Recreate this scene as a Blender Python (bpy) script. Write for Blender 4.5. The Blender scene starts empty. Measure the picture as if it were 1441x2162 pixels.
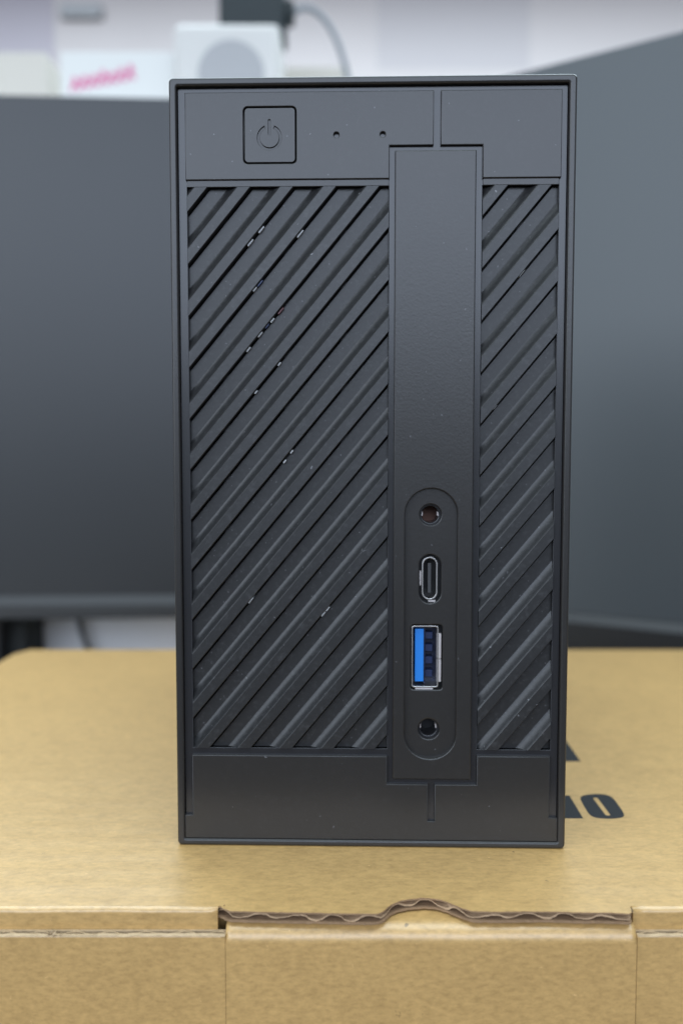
import bpy, bmesh, math, random
from mathutils import Vector, Matrix
random.seed(7)
S = 0.001                                   # all sizes below are millimetres
scene = bpy.context.scene
COL = scene.collection
R = math.radians

# ------------------------------------------------------------------ camera
cam_d = bpy.data.cameras.new("camera")
cam = bpy.data.objects.new("camera", cam_d)
COL.objects.link(cam)
cam.location = (-5.95 * S, -171.93 * S, 80.42 * S)
cam.rotation_euler = (R(90 - 3.586), 0, 0)
cam_d.sensor_fit = 'HORIZONTAL'
cam_d.sensor_width = 36.0
cam_d.lens = 36.0 * 1800 / 1441
cam_d.clip_start = 0.005
cam_d.clip_end = 50
cam_d.dof.use_dof = True
cam_d.dof.focus_distance = 0.168
cam_d.dof.aperture_fstop = 15.0
scene.camera = cam

# ------------------------------------------------------------------ room light
world = bpy.data.worlds.new("World")
scene.world = world
world.use_nodes = True
bg = world.node_tree.nodes["Background"]
bg.inputs[0].default_value = (0.74, 0.85, 1.0, 1)
bg.inputs[1].default_value = 0.38


def area(name, loc, rot, sx, sy, power, color):
    l = bpy.data.lights.new(name, 'AREA')
    l.shape = 'RECTANGLE'
    l.size, l.size_y = sx, sy
    l.energy = power
    l.color = color
    o = bpy.data.objects.new(name, l)
    o.location = loc
    o.rotation_euler = rot
    COL.objects.link(o)
    return o


area("ceiling_lamp_over_desk", (0.25, 0.10, 1.75), (0, 0, 0), 2.6, 1.9, 60, (0.78, 0.93, 1.0))
area("sheen_lamp_beyond_desk", (0.0, 1.35, 1.32), (0, 0, 0), 2.6, 0.9, 56, (0.74, 0.90, 1.0))  # unseen lamp added to give the carton lid its sheen
# unseen panel added behind the camera to brighten upper faces; daylight window at left
area("fill_panel_behind_camera", (0.2, -4.0, 1.6), (R(90), 0, 0), 4.6, 1.9, 135, (0.70, 0.81, 1.0))
area("window_left", (-2.1, -2.0, 1.1), (R(90), 0, R(-46)), 1.9, 2.0, 45, (0.78, 0.875, 1.0))

scene.view_settings.view_transform = 'Standard'
scene.view_settings.look = 'None'
scene.view_settings.exposure = 0
scene.view_settings.gamma = 1


# ------------------------------------------------------------------ materials
def mat(name, color, rough=0.5, metal=0.0, spec=0.5):
    m = bpy.data.materials.new(name)
    m.use_nodes = True
    b = m.node_tree.nodes["Principled BSDF"]
    b.inputs["Base Color"].default_value = (*color, 1)
    b.inputs["Roughness"].default_value = rough
    b.inputs["Metallic"].default_value = metal
    b.inputs["Specular IOR Level"].default_value = spec
    return m


class NT:
    def __init__(s, m):
        s.t = m.node_tree
        s.b = s.t.nodes["Principled BSDF"]
        s.tc = s.t.nodes.new("ShaderNodeTexCoord")

    def n(s, kind, **kw):
        x = s.t.nodes.new(kind)
        for k, v in kw.items():
            setattr(x, k, v)
        return x

    def l(s, a, b):
        s.t.links.new(a, b)

    def noise(s, scale, detail=2, stretch=None, rough=0.5):
        x = s.n("ShaderNodeTexNoise")
        x.inputs["Scale"].default_value = scale
        x.inputs["Detail"].default_value = detail
        x.inputs["Roughness"].default_value = rough
        if stretch:
            mp = s.n("ShaderNodeMapping")
            mp.inputs["Scale"].default_value = stretch
            s.l(s.tc.outputs["Object"], mp.inputs[0])
            s.l(mp.outputs[0], x.inputs["Vector"])
        else:
            s.l(s.tc.outputs["Object"], x.inputs["Vector"])
        return x.outputs["Fac"]

    def ramp(s, fac, stops):
        x = s.n("ShaderNodeValToRGB")
        e = x.color_ramp.elements
        while len(e) < len(stops):
            e.new(0.5)
        for el, (p, c) in zip(e, stops):
            el.position = p
            el.color = (*c, 1) if len(c) == 3 else c
        s.l(fac, x.inputs[0])
        return x.outputs[0]

    def mix(s, fac, a, b, mode='MIX'):
        x = s.n("ShaderNodeMix", data_type='RGBA', blend_type=mode)
        for i, v in ((0, fac), (6, a), (7, b)):
            if isinstance(v, (int, float)):
                x.inputs[i].default_value = v
            elif isinstance(v, tuple):
                x.inputs[i].default_value = (*v, 1)
            else:
                s.l(v, x.inputs[i])
        return x.outputs[2]

    def bump(s, h, strength, dist, prev=None):
        x = s.n("ShaderNodeBump")
        x.inputs["Strength"].default_value = strength
        x.inputs["Distance"].default_value = dist
        s.l(h, x.inputs["Height"])
        if prev:
            s.l(prev, x.inputs["Normal"])
        return x.outputs[0]

    def specks(s, scale, size, keep, warp=0.0):
        """small irregular marks: 1 inside, 0 outside"""
        v = s.n("ShaderNodeTexVoronoi")
        v.inputs["Scale"].default_value = scale
        if warp:
            nz = s.n("ShaderNodeTexNoise")
            nz.inputs["Scale"].default_value = 1300
            nz.inputs["Detail"].default_value = 2
            s.l(s.tc.outputs["Object"], nz.inputs["Vector"])
            ma = s.n("ShaderNodeVectorMath", operation='MULTIPLY_ADD')
            s.l(nz.outputs["Color"], ma.inputs[0])
            ma.inputs[1].default_value = (warp, warp, warp)
            s.l(s.tc.outputs["Object"], ma.inputs[2])
            s.l(ma.outputs[0], v.inputs["Vector"])
        else:
            s.l(s.tc.outputs["Object"], v.inputs["Vector"])
        lt = s.n("ShaderNodeMath", operation='LESS_THAN')
        s.l(v.outputs["Distance"], lt.inputs[0])
        sep = s.n("ShaderNodeSeparateColor")
        s.l(v.outputs["Color"], sep.inputs[0])
        sz = s.n("ShaderNodeMath", operation='MULTIPLY')
        s.l(sep.outputs[1], sz.inputs[0])
        sz.inputs[1].default_value = size
        s.l(sz.outputs[0], lt.inputs[1])
        k = s.n("ShaderNodeMath", operation='LESS_THAN')
        s.l(sep.outputs[0], k.inputs[0])
        k.inputs[1].default_value = keep
        m = s.n("ShaderNodeMath", operation='MULTIPLY')
        s.l(lt.outputs[0], m.inputs[0])
        s.l(k.outputs[0], m.inputs[1])
        return m.outputs[0]


def black_plastic(name, base, rough, grain=1.0, dust=0.5):
    m = mat(name, base, rough)
    t = NT(m)
    big = t.noise(60, 3)
    c = t.mix(big, tuple(x * 0.9 for x in base), tuple(x * 1.12 for x in base))
    if dust:
        sp = t.specks(520, 0.14, 0.035 * dust, 0.0011)
        sp2 = t.specks(1100, 0.20, 0.055 * dust, 0.0007)
        sp3 = t.specks(300, 0.10, 0.03 * dust, 0.0030)
        c = t.mix(sp, c, (0.17, 0.17, 0.18))
        c = t.mix(sp2, c, (0.085, 0.085, 0.09))
        c = t.mix(sp3, c, (0.12, 0.12, 0.125))
        haze = t.ramp(t.noise(900, 4, rough=0.7), [(0.52, (0, 0, 0)), (0.78, (0.11 * dust, 0.11 * dust, 0.11 * dust))])
        c = t.mix(haze, c, (0.12, 0.12, 0.125))
    t.l(c, t.b.inputs["Base Color"])
    t.l(t.bump(t.noise(1900, 2), 0.20 * grain, 0.00008), t.b.inputs["Normal"])
    return m


M_PL = black_plastic("black_grained_plastic", (0.024, 0.0225, 0.0215), 0.30)
M_RIB = black_plastic("black_dusty_rib_plastic", (0.019, 0.019, 0.0195), 0.38, 1.2, 2.2)
M_GLOSS = black_plastic("black_smooth_plastic", (0.022, 0.022, 0.024), 0.24, 0.15, 0.15)
M_DARK = mat("matt_black", (0.006, 0.006, 0.007), 0.6)
M_BODY = black_plastic("black_steel_case", (0.03, 0.03, 0.032), 0.45, 0.8, 0.2)
M_METAL = mat("brushed_steel", (0.62, 0.60, 0.58), 0.32, 1.0)
M_TAB = mat("tin_spring", (0.74, 0.68, 0.66), 0.4, 0.55)
M_BLUE = mat("blue_insert_plastic", (0.015, 0.19, 0.62), 0.4)
M_NAVY = mat("navy_socket_plastic", (0.006, 0.012, 0.045), 0.45)
M_NAVY2 = mat("navy_contact_plastic", (0.008, 0.018, 0.065), 0.45)
M_GREYT = mat("grey_tongue_plastic", (0.045, 0.045, 0.047), 0.4)
M_COPPER = mat("brown_metal", (0.09, 0.035, 0.02), 0.5, 0.3)
M_WHITEPIN = mat("white_connector_plastic", (0.50, 0.51, 0.52), 0.4)
M_BLUEPIN = mat("blue_connector_plastic", (0.03, 0.05, 0.13), 0.4)
M_REDPIN = mat("red_wire_plastic", (0.11, 0.03, 0.035), 0.4)
M_PCB = mat("dark_circuit_board", (0.008, 0.012, 0.012), 0.5)


def cardboard(name, base):
    m = mat(name, base, 0.36, spec=1.0)
    t = NT(m)
    c = t.mix(t.noise(28, 4), tuple(x * 0.93 for x in base), tuple(x * 1.06 for x in base))
    fib = t.ramp(t.noise(420, 4, (0.75, 1.0, 1.0), 0.7), [(0.28, (0.92, 0.915, 0.91)), (0.5, (1, 1, 1)), (0.74, (1.05, 1.05, 1.05))])
    c = t.mix(1.0, c, fib, 'MULTIPLY')
    blot = t.ramp(t.noise(170, 4, (0.8, 1, 1), 0.6), [(0.34, (0.945, 0.94, 0.935)), (0.54, (1, 1, 1))])
    c = t.mix(1.0, c, blot, 'MULTIPLY')
    fine = t.ramp(t.noise(1300, 3, (0.45, 1, 1), 0.7), [(0.30, (0.82, 0.81, 0.79)), (0.5, (1, 1, 1)), (0.70, (1.15, 1.15, 1.16))])
    c = t.mix(1.0, c, fine, 'MULTIPLY')
    fleck = t.specks(240, 0.095, 0.36, 0.0022)
    c = t.mix(fleck, c, tuple(x * 0.66 for x in base))
    lint = t.specks(330, 0.095, 0.34, 0.0030)
    c = t.mix(lint, c, tuple(min(1, x * 1.28 + 0.03) for x in base))
    dark = t.specks(170, 0.075, 0.10, 0.0006)
    c = t.mix(dark, c, tuple(x * 0.45 for x in base))
    pale = t.specks(260, 0.07, 0.10)
    c = t.mix(pale, c, tuple(min(1, x * 1.5 + 0.05) for x in base))
    t.l(c, t.b.inputs["Base Color"])
    w = t.n("ShaderNodeTexWave")
    w.bands_direction = 'Y'
    w.inputs["Scale"].default_value = 48
    w.inputs["Distortion"].default_value = 0.4
    t.l(t.tc.outputs["Object"], w.inputs["Vector"])
    b = t.bump(w.outputs["Fac"], 0.045, 0.0004)
    b = t.bump(t.noise(35, 3), 0.22, 0.0012, b)
    b = t.bump(t.noise(900, 3, (0.6, 1, 1)), 0.25, 0.00010, b)
    t.l(b, t.b.inputs["Normal"])
    return m


M_CARD = cardboard("kraft_cardboard", (0.525, 0.325, 0.12))


def raw_edge(name, base):
    m = mat(name, base, 0.85, spec=0.2)
    t = NT(m)
    c = t.mix(t.noise(900, 4), tuple(x * 0.7 for x in base), tuple(x * 1.25 for x in base))
    t.l(c, t.b.inputs["Base Color"])
    t.l(t.bump(t.noise(1500, 3), 0.5, 0.00025), t.b.inputs["Normal"])
    return m


M_EDGE = raw_edge("raw_cardboard_edge", (0.30, 0.19, 0.11))
M_FLUTE = raw_edge("corrugated_flute_paper", (0.52, 0.36, 0.22))
M_EDGE_LIT = raw_edge("top_lit_cardboard_edge", (0.48, 0.35, 0.21))  # raw edge in a lighter colour, painting in the light from above
M_INK = mat("dark_grey_print", (0.022, 0.023, 0.025), 0.7, spec=0.25)


def screen_mat():
    m = mat("matt_black_screen", (0.018, 0.020, 0.022), 0.38)
    t = NT(m)
    t.l(t.bump(t.noise(1500, 1), 0.05, 0.0002), t.b.inputs["Normal"])
    c = t.mix(t.noise(6, 2), (0.014, 0.0155, 0.0175), (0.021, 0.023, 0.025))
    t.l(c, t.b.inputs["Base Color"])
    return m


M_SCREEN = screen_mat()
M_SCREEN_REFL = mat("matt_screen_painted_reflection", (0.068, 0.078, 0.084), 0.42)  # lighter base paints in the reflected light on the right screen
M_BEZEL = mat("black_monitor_plastic", (0.020, 0.021, 0.022), 0.45)
M_BEZEL_LIT = mat("lit_chin_plastic", (0.032, 0.033, 0.034), 0.5)  # bezel plastic lightened where the slanting strip catches light


def rough_paint(name, base, rough=0.7, amt=0.05, scale=5):
    m = mat(name, base, rough)
    t = NT(m)
    c = t.mix(t.noise(scale, 4), tuple(x * (1 - amt) for x in base), tuple(min(1, x * (1 + amt)) for x in base))
    t.l(c, t.b.inputs["Base Color"])
    return m


M_WALL = rough_paint("pale_wall_paint", (0.44, 0.39, 0.38), 0.8)
M_DESK = rough_paint("brown_desk_laminate", (0.34, 0.25, 0.16), 0.5)
M_FLOOR = rough_paint("dark_carpet", (0.085, 0.06, 0.04), 0.9, 0.2, 20)
M_LEDGE = rough_paint("grey_ledge_paint", (0.75, 0.74, 0.74), 0.7)
M_WHITE = mat("white_plastic", (0.45, 0.43, 0.41), 0.5)
M_GREYFACE = mat("grey_plastic_face", (0.27, 0.265, 0.27), 0.55)
M_PAPERBOX = mat("white_carton_board", (0.50, 0.49, 0.47), 0.5)
M_PINK = mat("pink_print", (0.48, 0.10, 0.22), 0.5)
M_CREAM = mat("cream_board", (0.43, 0.395, 0.35), 0.7)
M_SHEET = mat("lavender_paper", (0.34, 0.30, 0.325), 0.8)
M_SHEET2 = mat("pale_grey_paper", (0.385, 0.345, 0.345), 0.8)
M_PLUG = mat("dark_plug_plastic", (0.010, 0.016, 0.018), 0.5, spec=0.3)
M_CABLE = mat("grey_cable_rubber", (0.13, 0.14, 0.155), 0.5)
M_DARK_BLOCK = mat("dark_block_matt", (0.012, 0.014, 0.013), 0.7)


# ------------------------------------------------------------------ helpers
def empty(name, loc=(0, 0, 0), rz=0.0, label=None, cat=None, group=None):
    o = bpy.data.objects.new(name, None)
    o.empty_display_size = 0.02
    o.location = [v * S for v in loc]
    o.rotation_euler = (0, 0, rz)
    COL.objects.link(o)
    if label:
        o["label"], o["category"] = label, cat
    if group:
        o["group"] = group
    return o


def link(name, me, m, parent=None, label=None, cat=None, kind=None, smooth=None):
    o = bpy.data.objects.new(name, me)
    if m is not None:
        me.materials.clear()
        me.materials.append(m)
    COL.objects.link(o)
    if parent:
        o.parent = parent
    if label:
        o["label"] = label
    if cat:
        o["category"] = cat
    if kind:
        o["kind"] = kind
    if smooth is not None:
        for p in me.polygons:
            p.use_smooth = True
        me.set_sharp_from_angle(angle=R(smooth))
        for p in me.polygons:
            p.use_smooth = max(abs(c) for c in p.normal) < 0.9995
    return o


FRONT = Matrix(((1, 0, 0, 0), (0, 0, -1, 0), (0, 1, 0, 0), (0, 0, 0, 1)))   # drawing plane stands up, facing -Y


def plate_mesh(name, loops, front, thick, bevel=0.15, upright=True, res=2):
    """flat plate with holes and rounded edges; 'front' is how far its face stands out (or its top height)"""
    cu = bpy.data.curves.new(name, 'CURVE')
    cu.dimensions = '2D'
    cu.fill_mode = 'BOTH'
    for lp in loops:
        sp = cu.splines.new('POLY')
        sp.points.add(len(lp) - 1)
        for p, (x, y) in zip(sp.points, lp):
            p.co = (x, y, 0, 1)
        sp.use_cyclic_u = True
    cu.bevel_depth = bevel
    cu.bevel_resolution = res
    cu.extrude = max(0.0, thick / 2 - bevel)
    cu.offset = -bevel
    tmp = bpy.data.objects.new(name, cu)
    me = bpy.data.meshes.new_from_object(tmp)
    me.name = name
    bpy.data.objects.remove(tmp)
    bpy.data.curves.remove(cu)
    bm = bmesh.new()
    bm.from_mesh(me)
    bmesh.ops.remove_doubles(bm, verts=bm.verts, dist=0.002)
    bmesh.ops.translate(bm, verts=bm.verts, vec=(0, 0, front - thick / 2))
    if upright:
        bmesh.ops.transform(bm, verts=bm.verts, matrix=FRONT)
    bmesh.ops.scale(bm, verts=bm.verts, vec=(S, S, S))
    bmesh.ops.recalc_face_normals(bm, faces=bm.faces)
    bm.to_mesh(me)
    bm.free()
    return me


def plate(name, loops, front, thick, m, parent, bevel=0.15, upright=True, **kw):
    return link(name, plate_mesh(name, loops, front, thick, bevel, upright), m, parent, smooth=40, **kw)


def rrect(x0, y0, x1, y1, r=0.0, n=6):
    if r <= 0:
        return [(x0, y0), (x1, y0), (x1, y1), (x0, y1)]
    out = []
    for cx, cy, a in ((x1 - r, y0 + r, -90), (x1 - r, y1 - r, 0), (x0 + r, y1 - r, 90), (x0 + r, y0 + r, 180)):
        for k in range(n + 1):
            t = R(a + 90 * k / n)
            out.append((cx + r * math.cos(t), cy + r * math.sin(t)))
    return out


def circle(cx, cy, r, n=32):
    return [(cx + r * math.cos(2 * math.pi * k / n), cy + r * math.sin(2 * math.pi * k / n)) for k in range(n)]


def box_bm(bm, x0, y0, z0, x1, y1, z1, bevel=0.0, seg=2):
    r = bmesh.ops.create_cube(bm, size=1)
    vs = r['verts']
    for v in vs:
        v.co = Vector((x0 if v.co.x < 0 else x1, y0 if v.co.y < 0 else y1, z0 if v.co.z < 0 else z1))
    if bevel:
        es = list({e for v in vs for e in v.link_edges})
        bmesh.ops.bevel(bm, geom=es, offset=bevel, segments=seg, affect='EDGES', profile=0.5)


def finish(bm, name):
    bmesh.ops.scale(bm, verts=bm.verts, vec=(S, S, S))
    bmesh.ops.recalc_face_normals(bm, faces=bm.faces)
    me = bpy.data.meshes.new(name)
    bm.to_mesh(me)
    bm.free()
    return me


def box(name, x0, y0, z0, x1, y1, z1, m, parent=None, bevel=0.0, seg=2, **kw):
    bm = bmesh.new()
    box_bm(bm, x0, y0, z0, x1, y1, z1, bevel, seg)
    return link(name, finish(bm, name), m, parent, smooth=40 if bevel else None, **kw)


def tube(name, pts, rad, m, parent=None, res=4, **kw):
    cu = bpy.data.curves.new(name, 'CURVE')
    cu.dimensions = '3D'
    sp = cu.splines.new('NURBS')
    sp.points.add(len(pts) - 1)
    for p, q in zip(sp.points, pts):
        p.co = (*[v * S for v in q], 1)
    sp.use_endpoint_u = True
    sp.order_u = 4
    cu.bevel_depth = rad * S
    cu.bevel_resolution = res
    cu.use_fill_caps = True
    tmp = bpy.data.objects.new(name, cu)
    me = bpy.data.meshes.new_from_object(tmp)
    bpy.data.objects.remove(tmp)
    bpy.data.curves.remove(cu)
    me.name = name
    return link(name, me, m, parent, smooth=60, **kw)


# ------------------------------------------------------------------ setting
DESK_Z = -75.0
box("floor", -9000, -12000, -810, 9000, 2260, -800, M_FLOOR, kind="structure")
box("desk", -1000, -60, DESK_Z - 30, 1000, 700, DESK_Z, M_DESK, kind="structure", bevel=2)
box("wall", -3000, 2200, -800, 3000, 2260, 2400, M_WALL, kind="structure")
box("wall_ledge", -1000, 440, DESK_Z, 1000, 699, 325, M_LEDGE, kind="structure", bevel=2)

# ------------------------------------------------------------------ carton
carton = empty("carton", (0, 0, DESK_Z), 0,
               "large brown corrugated carton lying flat with its tucked front tab, carrying the black computer", "carton")


def up(v):          # carton parts are written with the lid's top at z = 0
    return v - DESK_Z


XL, XR, YB = -141.0, 178.0, 183.0
ZB = DESK_Z


def carton_box(name, *a, **kw):
    x0, y0, z0, x1, y1, z1 = a
    return box(name, x0, y0, up(z0), x1, y1, up(z1), M_CARD, carton, **kw)


CUT = [(-27.9, -23.22), (-27.5, -23.7), (-25.9, -24.9), (-20, -25.2), (-13.6, -25.4), (-6, -25.7), (0.3, -25.9), (1.2, -25.6),
       (2.0, -24.2), (2.9, -22.8), (4.5, -21.5), (6.1, -20.9), (9.0, -20.3), (11.0, -20.6), (12.6, -21.3), (14.2, -22.6),
       (15.6, -23.9), (17.4, -25.0), (21.9, -25.2), (27, -25.0), (31.8, -25.1), (37, -25.4), (41.5, -25.4), (45.4, -25.9), (46.0, -23.22)]


def smooth_path(pts, step=0.5):
    out = []
    for a, b in zip(pts[:-1], pts[1:]):
        n = max(1, int(math.hypot(b[0] - a[0], b[1] - a[1]) / step))
        for k in range(n):
            t = k / n
            out.append((a[0] + (b[0] - a[0]) * t, a[1] + (b[1] - a[1]) * t))
    out.append(pts[-1])
    for _ in range(2):
        out = [out[0]] + [((p[0] + 2 * q[0] + r[0]) / 4, (p[1] + 2 * q[1] + r[1]) / 4) for p, q, r in zip(out, out[1:], out[2:])] + [out[-1]]
    return out


rc = random.Random(3)
cut = [(x, y + rc.uniform(-0.07, 0.07)) for x, y in smooth_path(CUT)]
cut_low = [(x, y - 0.12 + rc.uniform(-0.16, 0.10)) for x, y in smooth_path(CUT)]


def lid_outline(c):
    return [(XL + 1, -23.22)] + c + [(XR, -23.22), (XR, YB), (XL + 4, YB), (XL, YB - 8)]


def liner(name, c, top, thick, m):
    me = plate_mesh(name, [lid_outline(c)], top, thick, 0.0, False, 1)
    o = link(name, me, m, carton, smooth=40)
    o.data.transform(Matrix.Translation((0, 0, -DESK_Z * S)))
    return o


lid = liner("lid", cut, 0.0, 0.30, M_CARD)
low = liner("lid_lower_liner", cut_low, -1.66, 0.32, M_EDGE)


def face_strip(path, z0, z1, off):
    """raw paper edge of a liner, a thin ribbon standing just proud of the cut"""
    bm = bmesh.new()
    rows = []
    for x, y in path:
        rows.append((bm.verts.new((x, y - off, up(z0))), bm.verts.new((x, y - off, up(z1)))))
    for a, b in zip(rows[:-1], rows[1:]):
        bm.faces.new((a[0], b[0], b[1], a[1]))
    r = bmesh.ops.extrude_face_region(bm, geom=bm.faces[:])
    bmesh.ops.translate(bm, verts=[v for v in r['geom'] if isinstance(v, bmesh.types.BMVert)], vec=(0, 0.3, 0))
    return bm


link("cut_edge", finish(face_strip(cut, -0.29, -0.02, 0.03), "cut_edge"), M_EDGE, lid)


def wave_path(path, period):
    d = 0
    out = []
    for k, (x, y) in enumerate(path):
        if k:
            d += math.hypot(x - path[k - 1][0], y - path[k - 1][1])
        out.append((x, y, d * 2 * math.pi / period))
    return out


def flute_lid(period=6.4):
    bm = bmesh.new()
    rr = random.Random(5)
    ph = 0.0
    rows = []
    dense = []
    for a, b in zip(cut[:-1], cut[1:]):
        dense += [a, ((a[0] + b[0]) / 2, (a[1] + b[1]) / 2)]
    for x, y, t in wave_path(dense, period):
        ph += rr.uniform(-0.10, 0.10)
        q = math.sin(t + ph)
        q = math.copysign(abs(q) ** 0.7, q)                 # crushed crests
        z = -0.98 + 0.52 * q * (0.82 + 0.25 * math.sin(t * 0.31 + 1)) + 0.10 * math.sin(t * 0.23)
        s = 0.25 + 0.22 * math.sin(t * 1.3 + 1) * math.sin(t * 0.41) + rr.uniform(0, 0.14)
        h = 0.13 + 0.05 * math.sin(t * 0.7 + 2)
        rows.append([bm.verts.new((x, y + s, up(z + h))), bm.verts.new((x, y + s, up(z - h))),
                     bm.verts.new((x, y + 5, up(z - h))), bm.verts.new((x, y + 5, up(z + h)))])
    for a, b in zip(rows[:-1], rows[1:]):
        for i in range(4):
            bm.faces.new((a[i], b[i], b[(i + 1) % 4], a[(i + 1) % 4]))
    return finish(bm, "flute")


link("flute", flute_lid(), M_FLUTE, carton, smooth=60)


def swept(name, prof, x0, x1, m, thick=0.5, nx=60, wob=0.05, seed=1, ends=0.0):
    """a folded sheet: profile in (y, z), swept along x with a little unevenness"""
    rr = random.Random(seed)
    ph = [rr.uniform(0, 6) for _ in range(4)]
    bm = bmesh.new()
    rows = []
    for i in range(nx + 1):
        x = x0 + (x1 - x0) * i / nx
        w = wob * (math.sin(x * 0.21 + ph[0]) + 0.6 * math.sin(x * 0.63 + ph[1]))
        row = []
        for j, (y, z) in enumerate(prof):
            f = min(1, j / 3)
            row.append(bm.verts.new((x, y + w * f, up(z + 0.5 * w * f))))
        rows.append(row)
    for a, b in zip(rows[:-1], rows[1:]):
        for j in range(len(prof) - 1):
            bm.faces.new((a[j], a[j + 1], b[j + 1], b[j]))
    me = finish(bm, name)
    o = link(name, me, m, carton, smooth=60)
    so = o.modifiers.new("thickness", 'SOLIDIFY')
    so.thickness = thick * S
    so.offset = -1
    return o


def fold(yc, zc, ry, rz, a0, a1, n=8):
    return [(yc - ry * math.sin(R(a0 + (a1 - a0) * k / n)), zc + rz * math.cos(R(a0 + (a1 - a0) * k / n))) for k in range(n + 1)]


lip = [(-23.2, 0.0)] + fold(-23.25, -0.9, 0.9, 0.9, 5, 90) + [(-24.15, -3.0), (-24.15, -6), (-24.15, -14)]
swept("lid_flap", lip, XL, -28.1, M_CARD, 1.9, 70, 0.05, 2)
swept("lid_flap", lip, 46.2, XR, M_CARD, 1.9, 70, 0.05, 3)

WALL_TOP = -3.75
tab = [(12, -2.75), (-8, -2.5), (-20, -2.35), (-22.6, -2.3)] + fold(-23.1, -5.3, 3.1, 2.95, 8, 90, 10) + [(-26.2, -8), (-26.2, -12), (-26.2, -20), (-26.2, -40), (-26.2, ZB)]
swept("front_tab", tab, -26.45, 46.25, M_CARD, 1.8, 80, 0.04, 4)


def front_wall(x0, x1, seed):
    rr = random.Random(seed)
    prof_out = [(-26.12, WALL_TOP), (-26.2, WALL_TOP - 0.5), (-26.2, -12), (-26.2, -30), (-26.2, ZB)]
    w = swept("front_wall", prof_out, x0, x1, M_CARD, 0.4, 90, 0.02, seed)
    # inner liner
    n = 90
    bm = bmesh.new()
    box_bm(bm, x0, -24.62, up(-30), x1, -24.26, up(WALL_TOP - 0.02))
    link("inner_liner", finish(bm, "inner_liner"), M_EDGE_LIT, w)
    # raw paper rim of the outer liner
    bm = bmesh.new()
    rows = []
    for i in range(n + 1):
        x = x0 + (x1 - x0) * i / n
        a, b = rr.uniform(-0.05, 0.06), rr.uniform(-0.05, 0.10)
        rows.append((bm.verts.new((x, -26.22 - abs(a), up(WALL_TOP - 0.25 + b * 2))), bm.verts.new((x, -26.12, up(WALL_TOP + 0.05 + a))),
                     bm.verts.new((x, -25.70 + b, up(WALL_TOP + 0.03 + b)))))
    for a, b in zip(rows[:-1], rows[1:]):
        for j in range(2):
            bm.faces.new((a[j], a[j + 1], b[j + 1], b[j]))
    link("paper_rim", finish(bm, "paper_rim"), M_EDGE_LIT, w, smooth=60)
    # flute seen from above
    bm = bmesh.new()
    rows = []
    ph = rr.uniform(0, 6)
    n = int((x1 - x0) / 0.3)
    for i in range(n + 1):
        x = x0 + (x1 - x0) * i / n
        ph += rr.uniform(-0.12, 0.12)
        y = -25.15 + 0.45 * math.sin(x * 2 * math.pi / 6.4 + ph)
        z = WALL_TOP - 0.12 + rr.uniform(-0.08, 0.03)
        rows.append([bm.verts.new((x, y - 0.13, up(z))), bm.verts.new((x, y + 0.13, up(z))),
                     bm.verts.new((x, y + 0.13, up(z - 6))), bm.verts.new((x, y - 0.13, up(z - 6)))])
    for a, b in zip(rows[:-1], rows[1:]):
        for i in range(4):
            bm.faces.new((a[i], b[i], b[(i + 1) % 4], a[(i + 1) % 4]))
    link("flute", finish(bm, "flute"), M_EDGE_LIT, w, smooth=60)
    return w


wl = front_wall(XL, -26.51, 11)
wr = front_wall(46.37, XR, 12)


def torn(name, x, y, z, n, parent, m, seed, spread=1.0):
    rr = random.Random(seed)
    bm = bmesh.new()
    for _ in range(n):
        p = Vector((x + rr.gauss(0, 0.7) * spread, y + rr.uniform(-0.2, 0.2), up(z + rr.uniform(-0.1, 0.3))))
        d = Vector((rr.uniform(-1, 1), rr.uniform(-0.8, 0.2), rr.uniform(-0.2, 1.1))) * spread
        s = Vector((rr.uniform(-.3, .3), rr.uniform(-.2, .2), rr.uniform(-.3, .3)))
        vs = [bm.verts.new(q) for q in (p, p + s, p + d * 0.6 + s, p + d)]
        bm.faces.new(vs)
    o = link(name, finish(bm, name), m, parent)
    return o


torn("torn_paper", -57.3, -26.1, WALL_TOP + 0.1, 26, wl, M_EDGE_LIT, 4, 0.8)
torn("torn_paper", -27.4, -23.2, -0.5, 16, lid, M_EDGE, 8, 0.55)

carton_box("side_wall", XL, -24.1, ZB, XL + 2, YB - 9, -1.7)
carton_box("side_wall", XR - 2, -24.1, ZB, XR, YB, -2.1)
carton_box("inner_flap", -60, -19.5, -45, 70, -18, -3.1)
carton_box("back_wall", XL + 4.2, YB - 2, ZB, XR - 2.1, YB, -2.1)


def print_mark(name, loops):
    me = plate_mesh(name, loops, 0.03, 0.03, 0.0, False, 1)
    me.transform(Matrix.Translation((0, 0, -DESK_Z * S)))
    return link(name, me, M_INK, carton)


O_OUT = [(50.0, 16.6), (50.45, 15.0), (51.6, 14.2), (53.9, 13.9), (56.3, 14.3), (57.6, 15.2), (58.1, 16.8), (58.35, 21.0), (58.45, 25.4),
         (57.95, 27.2), (56.8, 27.95), (54.9, 28.1), (52.6, 27.6), (51.1, 26.7), (50.45, 25.2), (50.15, 21.0)]


def chaikin(p):
    q = []
    for a, b in zip(p, p[1:] + p[:1]):
        q += [(a[0] * .75 + b[0] * .25, a[1] * .75 + b[1] * .25), (a[0] * .25 + b[0] * .75, a[1] * .25 + b[1] * .75)]
    return q


print_mark("printed_letter", [chaikin(chaikin(O_OUT)), rrect(53.65, 15.7, 54.75, 25.8, 0.5, 4)])
print_mark("printed_letter", [[(42.2, 14.2), (48.1, 14.2), (48.5, 27.2), (42.6, 27.2)]])
print_mark("printed_mark", [[(36.0, 50.1), (57.6, 50.1), (58.2, 70.0), (50.0, 92.0), (36.0, 92.0)]])

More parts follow.
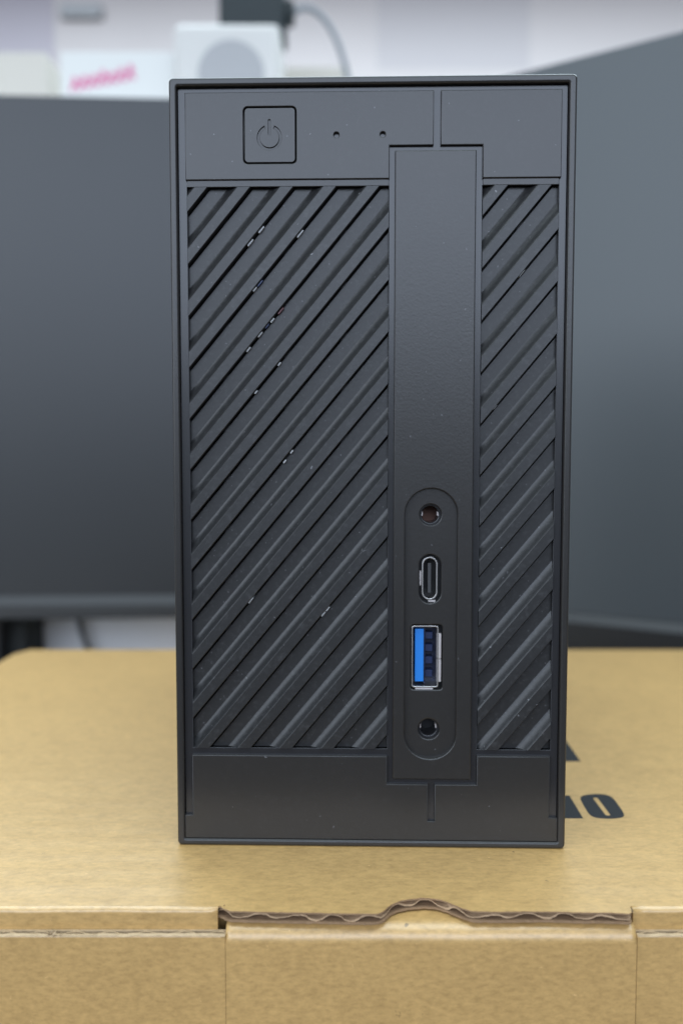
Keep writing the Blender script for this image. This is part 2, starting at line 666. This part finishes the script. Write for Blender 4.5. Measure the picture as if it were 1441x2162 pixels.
# ------------------------------------------------------------------ mini computer
pc = empty("mini_computer", (0, 0, 0.12), -0.024205,
           "small upright black desktop computer with diagonal ribbed front standing on the brown carton", "computer")

for fx in (-33, 33):
    for fy in (9, 143):
        box("rubber_foot", fx - 5, fy - 4, -0.11, fx + 5, fy + 4, 0.39, M_DARK, pc, bevel=0.1, seg=1)

D_PLATE = -0.42
D_FLOOR = -1.15
D_RIB = -0.8

plate("front_bezel", [rrect(-40.05, -0.06, 40.05, 155.25, 0.9), rrect(-38.55, 1.25, 38.55, 153.65, 0.3, 3)], 0, 5, M_PL, pc, bevel=0.45)
plate("outer_body", [rrect(-39.6, 0.4, 39.6, 154.6, 1.2), rrect(-38.4, 1.6, 38.4, 153.4, 0.6)], -5.02, 150, M_BODY, pc, bevel=0.2)
box("rear_panel", -38.3, 150, 1.7, 38.3, 152, 153.3, M_BODY, pc)

LX0, LX1, RX0, RX1 = -36.75, 3.42, 21.95, 36.95
RZ0, RZ1 = 20.35, 134.3
plate("groove_panel", [rrect(-38.5, 1.3, 38.5, 153.6), rrect(LX0, RZ0, LX1, RZ1), rrect(RX0, RZ0, RX1, RZ1),
                       rrect(5.5, 15.5, 19.8, 140), rrect(-25.3, 138.7, -14.9, 149.6)], D_FLOOR, 1.6, M_GLOSS, pc, bevel=0.12)
for x0, x1 in ((LX0, LX1), (RX0, RX1)):
    plate("ledge", [rrect(x0, RZ1, x1, 135.75)], D_RIB - 0.05, 1.2, M_PL, pc, bevel=0.12)
    plate("ledge", [rrect(x0, 19.0, x1, RZ0)], D_RIB - 0.55, 1.0, M_GLOSS, pc, bevel=0.12)

BX0, BZ0, BX1, BZ1 = -25.39, 138.64, -14.86, 149.68
plate("face_plate", [[(-36.95, 135.6), (3.5, 135.6), (3.5, 142.0), (12.17, 142.0), (12.17, 152.5), (-36.95, 152.5)],
                     rrect(BX0, BZ0, BX1, BZ1, 0.9), circle(-6.95, 144.1, 0.55, 16), circle(2.18, 144.1, 0.55, 16)],
      D_PLATE, 1.0, M_PL, pc, bevel=0.16)
plate("face_plate", [[(13.57, 142.0), (21.85, 142.0), (21.85, 135.6), (37.25, 135.6), (37.25, 152.5), (13.57, 152.5)]],
      D_PLATE, 1.0, M_PL, pc, bevel=0.16)
plate("face_plate", [[(-38.53, 1.27), (38.53, 1.27), (38.53, 6.3), (36.8, 6.3), (36.8, 19.15), (21.9, 19.15), (21.9, 13.1),
                      (13.25, 13.1), (13.25, 5.3), (11.85, 5.3), (11.85, 13.1), (3.4, 13.1), (3.4, 18.95), (-36.9, 18.95),
                      (-36.9, 6.2), (-38.53, 6.2)]], D_PLATE, 1.0, M_PL, pc, bevel=0.16)

# power button with its engraved sign
btn = empty("power_button")
btn.parent = pc
cx, cz = -20.2, 144.0


def ring_gap(cx, cz, ro, ri, gap, n=28):
    out = []
    a0, a1 = 90 + gap, 450 - gap
    for k in range(n + 1):
        a = R(a0 + (a1 - a0) * k / n)
        out.append((cx + ro * math.cos(a), cz + ro * math.sin(a)))
    for k in range(n, -1, -1):
        a = R(a0 + (a1 - a0) * k / n)
        out.append((cx + ri * math.cos(a), cz + ri * math.sin(a)))
    return out


plate("button_cap", [rrect(BX0 + 0.28, BZ0 + 0.28, BX1 - 0.28, BZ1 - 0.28, 0.7), ring_gap(cx, cz - 0.3, 2.45, 1.95, 24),
                     rrect(cx - 0.24, cz + 0.2, cx + 0.24, cz + 3.2, 0.2, 3)], D_PLATE - 0.02, 0.6, M_PL, btn, bevel=0.08)
plate("power_symbol", [rrect(cx - 3.3, cz - 3.5, cx + 3.3, cz + 3.8)], D_PLATE - 0.3, 0.2, M_PL, btn, bevel=0.0)
for x in (-6.95, 2.18):
    plate("indicator_hole", [circle(x, 144.1, 0.75, 16)], D_PLATE - 0.75, 0.2, M_DARK, pc, bevel=0.0)

# diagonal ribs
PH = 8.57                    # spacing across
SLOPE = 1.2
nrm = math.hypot(1, 1 / SLOPE)
PP = PH / nrm                # spacing square to the rib
ux, uz = 1 / nrm, -(1 / SLOPE) / nrm          # square to the rib, down-right
vx, vz = 1 / math.hypot(1, SLOPE), SLOPE / math.hypot(1, SLOPE)   # along the rib


def rib_profile():
    f = PP / 6.45
    pr = [(0.34, -2.16), (2.80, -2.2), (3.10, -2.10), (3.45, -1.88), (3.80, -1.57), (4.12, -1.20), (4.38, D_RIB - 0.07), (4.50, D_RIB),
          (6.30, D_RIB), (6.41, D_RIB - 0.10), (6.45, D_RIB - 0.25), (6.45, -2.9), (0.34, -2.9)]
    return [(s * f, d) for s, d in pr]


PROF = rib_profile()


def rib_mesh(h0, x0, x1):
    """one rib, cut to its opening; h0 = where its upper edge crosses (x - z/slope)"""
    bm = bmesh.new()
    px, pz = h0, 0.0
    rows = []
    for t in (-260, 260):
        ring = []
        for s, d in PROF:
            ring.append(bm.verts.new((px + ux * s + vx * t, -d, pz + uz * s + vz * t)))
        rows.append(ring)
    n = len(PROF)
    for i in range(n):
        bm.faces.new((rows[0][i], rows[0][(i + 1) % n], rows[1][(i + 1) % n], rows[1][i]))
    bm.faces.new(rows[0])
    bm.faces.new(rows[1][::-1])
    for co, no in (((x0, 0, 0), (-1, 0, 0)), ((x1, 0, 0), (1, 0, 0)), ((0, 0, RZ0), (0, 0, -1)), ((0, 0, RZ1), (0, 0, 1))):
        g = bm.verts[:] + bm.edges[:] + bm.faces[:]
        r = bmesh.ops.bisect_plane(bm, geom=g, plane_co=co, plane_no=no, clear_outer=True, dist=1e-4)
        ed = [e for e in r['geom_cut'] if isinstance(e, bmesh.types.BMEdge)]
        if ed:
            bmesh.ops.holes_fill(bm, edges=ed)
        if not bm.faces:
            break
    if len(bm.faces) < 4:
        bm.free()
        return None
    return finish(bm, "rib")


for x0, x1, off in ((LX0 + 0.02, LX1 - 0.02, 0.0), (RX0 + 0.02, RX1 - 0.02, -0.35)):
    for k in range(-14, 22):
        h = -58.85 + PH * k + off
        me = rib_mesh(h, x0, x1)
        if me:
            link("rib", me, M_RIB, pc, smooth=32)

# braces behind the ribs and what shows through the slits
for x in (-29.5, -17.0, -5.5, 29.6):
    box("rib_brace", x - 0.6, 2.9, RZ0, x + 0.6, 4.6, RZ1, M_DARK, pc)
board = box("circuit_board", -38.0, 9, 3, 38.0, 10.6, 152, M_PCB, pc)
PINS = [(-22.3, 126.5, 'w', .8, .95), (-24.3, 123.8, 'w', .8, 1.0), (-14.3, 125.5, 'w', 1.0, 1.0), (-22.45, 115.8, 'b', .9, .8), (-23.3, 114.4, 'w', .5, .7),
        (-18.7, 110.6, 'r', .8, 1.0), (-20.07, 108.4, 'w', .5, .7), (-22.2, 105.3, 'w', .7, .8), (-24.8, 102.5, 'w', .6, .7), (-20.8, 107.0, 'b', .6, .6),
        (30.5, 117.0, 'w', .8, 1.0), (-24.5, 51.2, 'w', .9, .7), (-9.0, 49.7, 'w', .7, .5), (-9.8, 48.6, 'w', .7, .6), (-18.6, 80.7, 'w', .4, .5),
        (-16.6, 82.2, 'w', .4, .5), (-18.9, 99.8, 'w', .45, .5), (-23.5, 94.0, 'w', .4, .5), (25.5, 90.3, 'w', .6, .6)]
MP = {'w': M_WHITEPIN, 'b': M_BLUEPIN, 'r': M_REDPIN}
for x, z, c, w, hh in PINS:
    off = 0.0 if x < 10 else -0.35
    kk = round((x - z / SLOPE + 58.85 - off) / PH)
    sx = -58.85 + PH * kk + off - (x - z / SLOPE)            # how far the nearest slit lies beside the pin
    x += sx * ux * ux * nrm
    z += sx * ux * uz * nrm
    x, z = x + ux * 0.17, z + uz * 0.17
    L = 0.55 * (w + hh)
    bm = bmesh.new()
    box_bm(bm, -0.15, 1.35, -L, 0.15, 8.99, L * 0.7, 0.05, 1)
    bmesh.ops.transform(bm, verts=bm.verts, matrix=Matrix(((ux, 0, vx, x), (0, 1, 0, 0), (uz, 0, vz, z), (0, 0, 0, 1))))
    link("connector_pin", finish(bm, "connector_pin"), MP[c], board)

# port strip
SX, SR = 12.22, 5.32


def stadium(cx, z0, z1, r, n=20):
    return [(cx + r * math.cos(R(a)), z1 - r + r * math.sin(R(a))) for a in [180 * k / n for k in range(n + 1)]] + \
           [(cx + r * math.cos(R(a)), z0 + r + r * math.sin(R(a))) for a in [180 + 180 * k / n for k in range(n + 1)]]


plate("port_strip", [rrect(4.6, 14.2, 20.62, 141.0, 0.12, 2), stadium(SX, 18.5, 74.3, SR)], -0.4, 2.2, M_PL, pc, bevel=0.22)
J1, J2, UC, UA = (12.1, 68.9), (12.0, 24.55), (12.1, 55.75), (11.5, 39.55)
plate("port_recess", [rrect(5.2, 15.0, 20.0, 76.5), circle(*J1, 2.2), circle(*J2, 2.2), stadium(UC[0], UC[1] - 5.05, UC[1] + 5.05, 2.25),
                      rrect(8.2, 32.75, 14.75, 46.35, 0.7, 4)], -1.3, 0.9, M_PL, pc, bevel=0.2)


def jack(c, inner):
    j = empty("audio_jack")
    j.parent = pc
    x, z = c
    plate("sleeve", [circle(x, z, 2.6), circle(x, z, 1.72)], -2.36, 6.2, M_GLOSS, j, bevel=0.2)
    plate("socket_end", [circle(x, z, 2.4)], -7.4, 0.8, inner, j, bevel=0.0)
    for s in (-1, 1):
        box("contact", x + s * 1.70 - 0.22, 2.9, z - 0.45 + 0.1, x + s * 1.70 + 0.22, 5.0, z + 0.55, M_TAB, j, bevel=0.06, seg=1)


jack(J1, M_COPPER)
jack(J2, M_DARK)

# usb-c
uc = empty("small_oval_port")
uc.parent = pc
x, z = UC[0] - 0.05, UC[1] + 0.05
plate("shell", [stadium(x, z - 4.45, z + 4.45, 1.6), stadium(x, z - 4.15, z + 4.15, 1.32)], -1.75, 6.0, M_METAL, uc, bevel=0.06)
plate("socket_end", [stadium(x, z - 4.3, z + 4.3, 1.45)], -5.2, 1.0, M_DARK, uc, bevel=0)
plate("tongue", [rrect(x - 0.36, z - 3.1, x + 0.36, z + 3.1, 0.2, 2)], -2.4, 4.0, M_GREYT, uc, bevel=0.1)
plate("backing", [rrect(x - 3.4, z - 6, x + 3.4, z + 6), stadium(x, z - 4.5, z + 4.5, 1.64)], -3.2, 0.5, M_DARK, uc, bevel=0)
box("spring_tab", x - 2.06, 2.35, z - 1.6, x - 1.66, 4, z + 1.5, M_TAB, uc, bevel=0.08, seg=1)
box("spring_tab", x - 0.25, 2.35, z - 4.98, x + 1.3, 4, z - 4.55, M_TAB, uc, bevel=0.08, seg=1)

# usb-a
ua = empty("usb_port")
ua.parent = pc
ax0, ax1, az0, az1 = 8.4, 13.95, 33.1, 46.05
plate("shell", [rrect(ax0, az0, ax1, az1, 0.5, 3), rrect(ax0 + 0.3, az0 + 0.3, ax1 - 0.3, az1 - 0.3, 0.3, 3)], -1.6, 8.0, M_METAL, ua, bevel=0.08)
plate("socket_end", [rrect(ax0 + 0.1, az0 + 0.1, ax1 - 0.1, az1 - 0.1)], -6.0, 1.0, M_NAVY, ua, bevel=0)
plate("tongue", [rrect(9.15, 34.2, 10.95, 45.2, 0.1, 2)], -2.3, 4.5, M_BLUE, ua, bevel=0.1)
plate("inner_wall", [rrect(11.0, 33.6, 11.3, 45.6)], -3.2, 3.0, M_NAVY, ua, bevel=0)
for zc in (35.6, 38.4, 41.0, 43.6):
    box("contact", 11.3, 3.6, zc - 0.75, 12.9, 6, zc + 0.75, M_NAVY2, ua, bevel=0.1, seg=1)
box("spring_tab", 13.62, 1.95, 34.2, 14.55, 3.2, 38.95, M_TAB, ua, bevel=0.1, seg=1)
box("spring_tab", 13.62, 1.95, 39.05, 14.55, 3.2, 44.4, M_TAB, ua, bevel=0.1, seg=1)
box("spring_tab", 9.2, 1.75, 32.62, 12.9, 3.2, 33.22, M_TAB, ua, bevel=0.1, seg=1)
plate("backing", [rrect(5.5, 31.5, 19.5, 47.5), rrect(ax0 - .02, az0 - .02, ax1 + .02, az1 + .02)], -3.4, 0.5, M_DARK, ua, bevel=0)


# ------------------------------------------------------------------ monitors
def monitor(loc, rz, width, z_lo, z_hi, chin, strip, label, m_screen):
    """local x along the screen, local -y towards the viewer; z measured from the desk"""
    t = empty("monitor", loc, rz, label, "monitor", "black monitors behind the carton")
    w = width / 2
    box("screen", -w + 1.5, 0, z_lo, w - 1.5, 3, z_hi - 1.2, m_screen, t)
    box("casing", -w, 1.0, z_lo - chin, w, 34, z_hi, M_BEZEL, t, bevel=2.0)
    bm = bmesh.new()
    # chin: a slanting upper strip, then a flat face
    pr = [(0.6, z_lo), (-2.6, z_lo - strip), (-3.0, z_lo - strip - 0.8), (-3.0, z_lo - chin + 1), (-2.0, z_lo - chin - 0.05), (0.9, z_lo - chin - 0.05)]
    a = [bm.verts.new((-w, y, z)) for y, z in pr]
    b = [bm.verts.new((w, y, z)) for y, z in pr]
    for i in range(len(pr)):
        j = (i + 1) % len(pr)
        bm.faces.new((a[i], a[j], b[j], b[i]))
    bm.faces.new(a)
    bm.faces.new(b)
    me = finish(bm, "chin")
    o = link("chin", me, M_BEZEL, t)
    me.materials.append(M_BEZEL_LIT)
    for p in me.polygons:
        c = p.center / S
        if z_lo - strip < c.z < z_lo and abs(c.x) < 1 and c.y < 0:
            p.material_index = 1
    st = box("stand", -25, 36, 8.0, 25, 50, z_lo + 120, M_BEZEL, t, bevel=3)
    box("stand_base", -110, -40, 0, 110, 110, 8, M_BEZEL, st, bevel=3)
    return t


# left monitor: nearly square to the view; right monitor: turned, its right end nearer
aL = math.atan2(5.0, 101.0)
wL = 540.0
endx, endy = 14.0, 366.0
mL = monitor((endx - math.cos(aL) * wL / 2, endy - math.sin(aL) * wL / 2, DESK_Z), aL, wL, -4.5 - DESK_Z, 299.8 - DESK_Z, 15.0, 5.8,
             "large black monitor standing square behind the carton, its screen left of the computer", M_SCREEN)
aR = -math.atan2(30.0, 47.0)
ex, ey = 30.0, 363.3
mR = monitor((ex + math.cos(aR) * wL / 2, ey + math.sin(aR) * wL / 2, DESK_Z), aR, wL, -5.8 - DESK_Z, 298.4 - DESK_Z, 34.0, 4.8,  # chin made deeper to stand in for the shade beneath this monitor
             "black monitor angled inwards behind the carton, its top edge rising towards the right", M_SCREEN_REFL)

# ------------------------------------------------------------------ things on the ledge and the wall
LEDGE = 325.0
cube = empty("adapter_cube", (-95.6, 560, LEDGE), 0, "white rounded cube with a round grey face, under the black plug", "adapter")
box("cube_body", -44.3, -30, 0, 40.5, 40, 102.8, M_WHITE, cube, bevel=6, seg=4)
me = plate_mesh("round_face", [circle(1.5, 62.7, 26.5, 48)], 30.6, 2.0, 0.5)
link("round_face", me, M_GREYFACE, cube, smooth=40)
plug = empty("power_plug", (-79.0, 560, LEDGE + 102.85), 0, "black plug block sitting on top of the white cube", "plug")
box("plug_body", -27, -14, 0, 27, 22, 40, M_PLUG, plug, bevel=3, seg=3)
box("plug_collar", 27.05, -7, 13, 34, 8, 30, M_PLUG, plug, bevel=2)
tube("power_cable", [(-46, 560, 449.5), (-37.5, 560, 456.5), (-24, 561, 451), (-14, 562, 438), (-6, 563, 421), (0, 564, 398), (3, 566, 370), (5, 575, 340), (30, 590, 329), (80, 600, 329)],
     2.5, M_CABLE, label="grey cable arching down from the black plug to the ledge", cat="cable")

wb = empty("white_box", (-183.3, 570, LEDGE), 0, "low white box with pink lettering beside the white cube", "box")
box("box_body", -50.8, -28, 0, 50.8, 60, 85.5, M_PAPERBOX, wb, bevel=1.0)


def ribbon(bm, pts, w):
    for (x0, z0), (x1, z1) in zip(pts[:-1], pts[1:]):
        d = Vector((x1 - x0, z1 - z0)).normalized() * (w / 2)
        n = Vector((-d.y, d.x))
        vs = [(x0 - d.x + n.x, z0 - d.y + n.y), (x0 - d.x - n.x, z0 - d.y - n.y), (x1 + d.x - n.x, z1 + d.y - n.y), (x1 + d.x + n.x, z1 + d.y + n.y)]
        bm.faces.new([bm.verts.new((a, -28.3 - 0.002 * len(bm.faces), b)) for a, b in vs])


rp = random.Random(9)
for x0, z0, n in ((-42, 55, 4), (-12, 60.5, 3)):
    for k in range(n):
        bm = bmesh.new()
        bx, bz = x0 + k * 7.6, z0 + k * 1.5
        ribbon(bm, [(bx, bz), (bx + 2.6, bz + 9 + rp.uniform(-1, 2)), (bx + 5.0, bz + 6.5), (bx + 2.4, bz + 4), (bx + 6.0, bz + 0.6)], 2.3)
        link("pink_letter", finish(bm, "pink_letter"), M_PINK, wb)

c1 = box("cream_box", -60, -40, 0, 60, 40, 118.6, M_CREAM, None, bevel=1)
c1.location = (-330 * S, 655 * S, LEDGE * S)
c1["label"], c1["category"] = "cream box on the ledge at the far left, beside the white box with pink lettering", "box"
c2 = box("cream_box", -32, -20, 0, 32, 30, 119.5, M_CREAM, None, bevel=1)
c2.location = (-29 * S, 665 * S, LEDGE * S)
c2["label"], c2["category"] = "cream box standing on the ledge behind the arching grey cable", "box"
b = box("wall_sheet", -330, 0, -220, 120, 1.0, 200, M_SHEET, None)
b.location = (-898 * S, 2198.9 * S, 1370 * S)
b["label"], b["category"] = "pale lavender sheet of paper pinned on the wall at the far left", "paper"
b = box("wall_sheet", -205, 0, -220, 205, 0.8, 200, M_SHEET2, None)
b.location = (295 * S, 2199.1 * S, 1350 * S)
b["label"], b["category"] = "large pale grey sheet on the wall above the computer's right half", "paper"
b = box("smudge_block", -55, -14, -18, 55, 10, 16, M_GREYFACE, None, bevel=4)  # added block stands in for a soft dark smudge
b.location = (-700 * S, 2189.9 * S, 1275 * S)
b["label"], b["category"] = "small grey block made up for the smudge on the wall beside the lavender sheet", "smudge"

k = empty("dark_filler_block", (-262, 418, DESK_Z), 0, "made-up dark block filling the dark area under the left monitor at the carton's far corner", "block")  # added block stands in for an unidentified dark area
box("outer_body", -40, -16, 0, 42, 20, 62, M_DARK_BLOCK, k, bevel=3)
box("block_top", -41, -17, 62.05, 43, 21, 72, M_DARK_BLOCK, k, bevel=2)
tube("hanging_cable", [(-198, 432, 60), (-197, 432, 0), (-194.5, 432, -34), (-190, 432, -50), (-185, 432, -62), (-176, 430, -72), (-150, 425, -72.5)],
     1.9, M_BEZEL, label="thin black cable hanging under the left monitor", cat="cable")
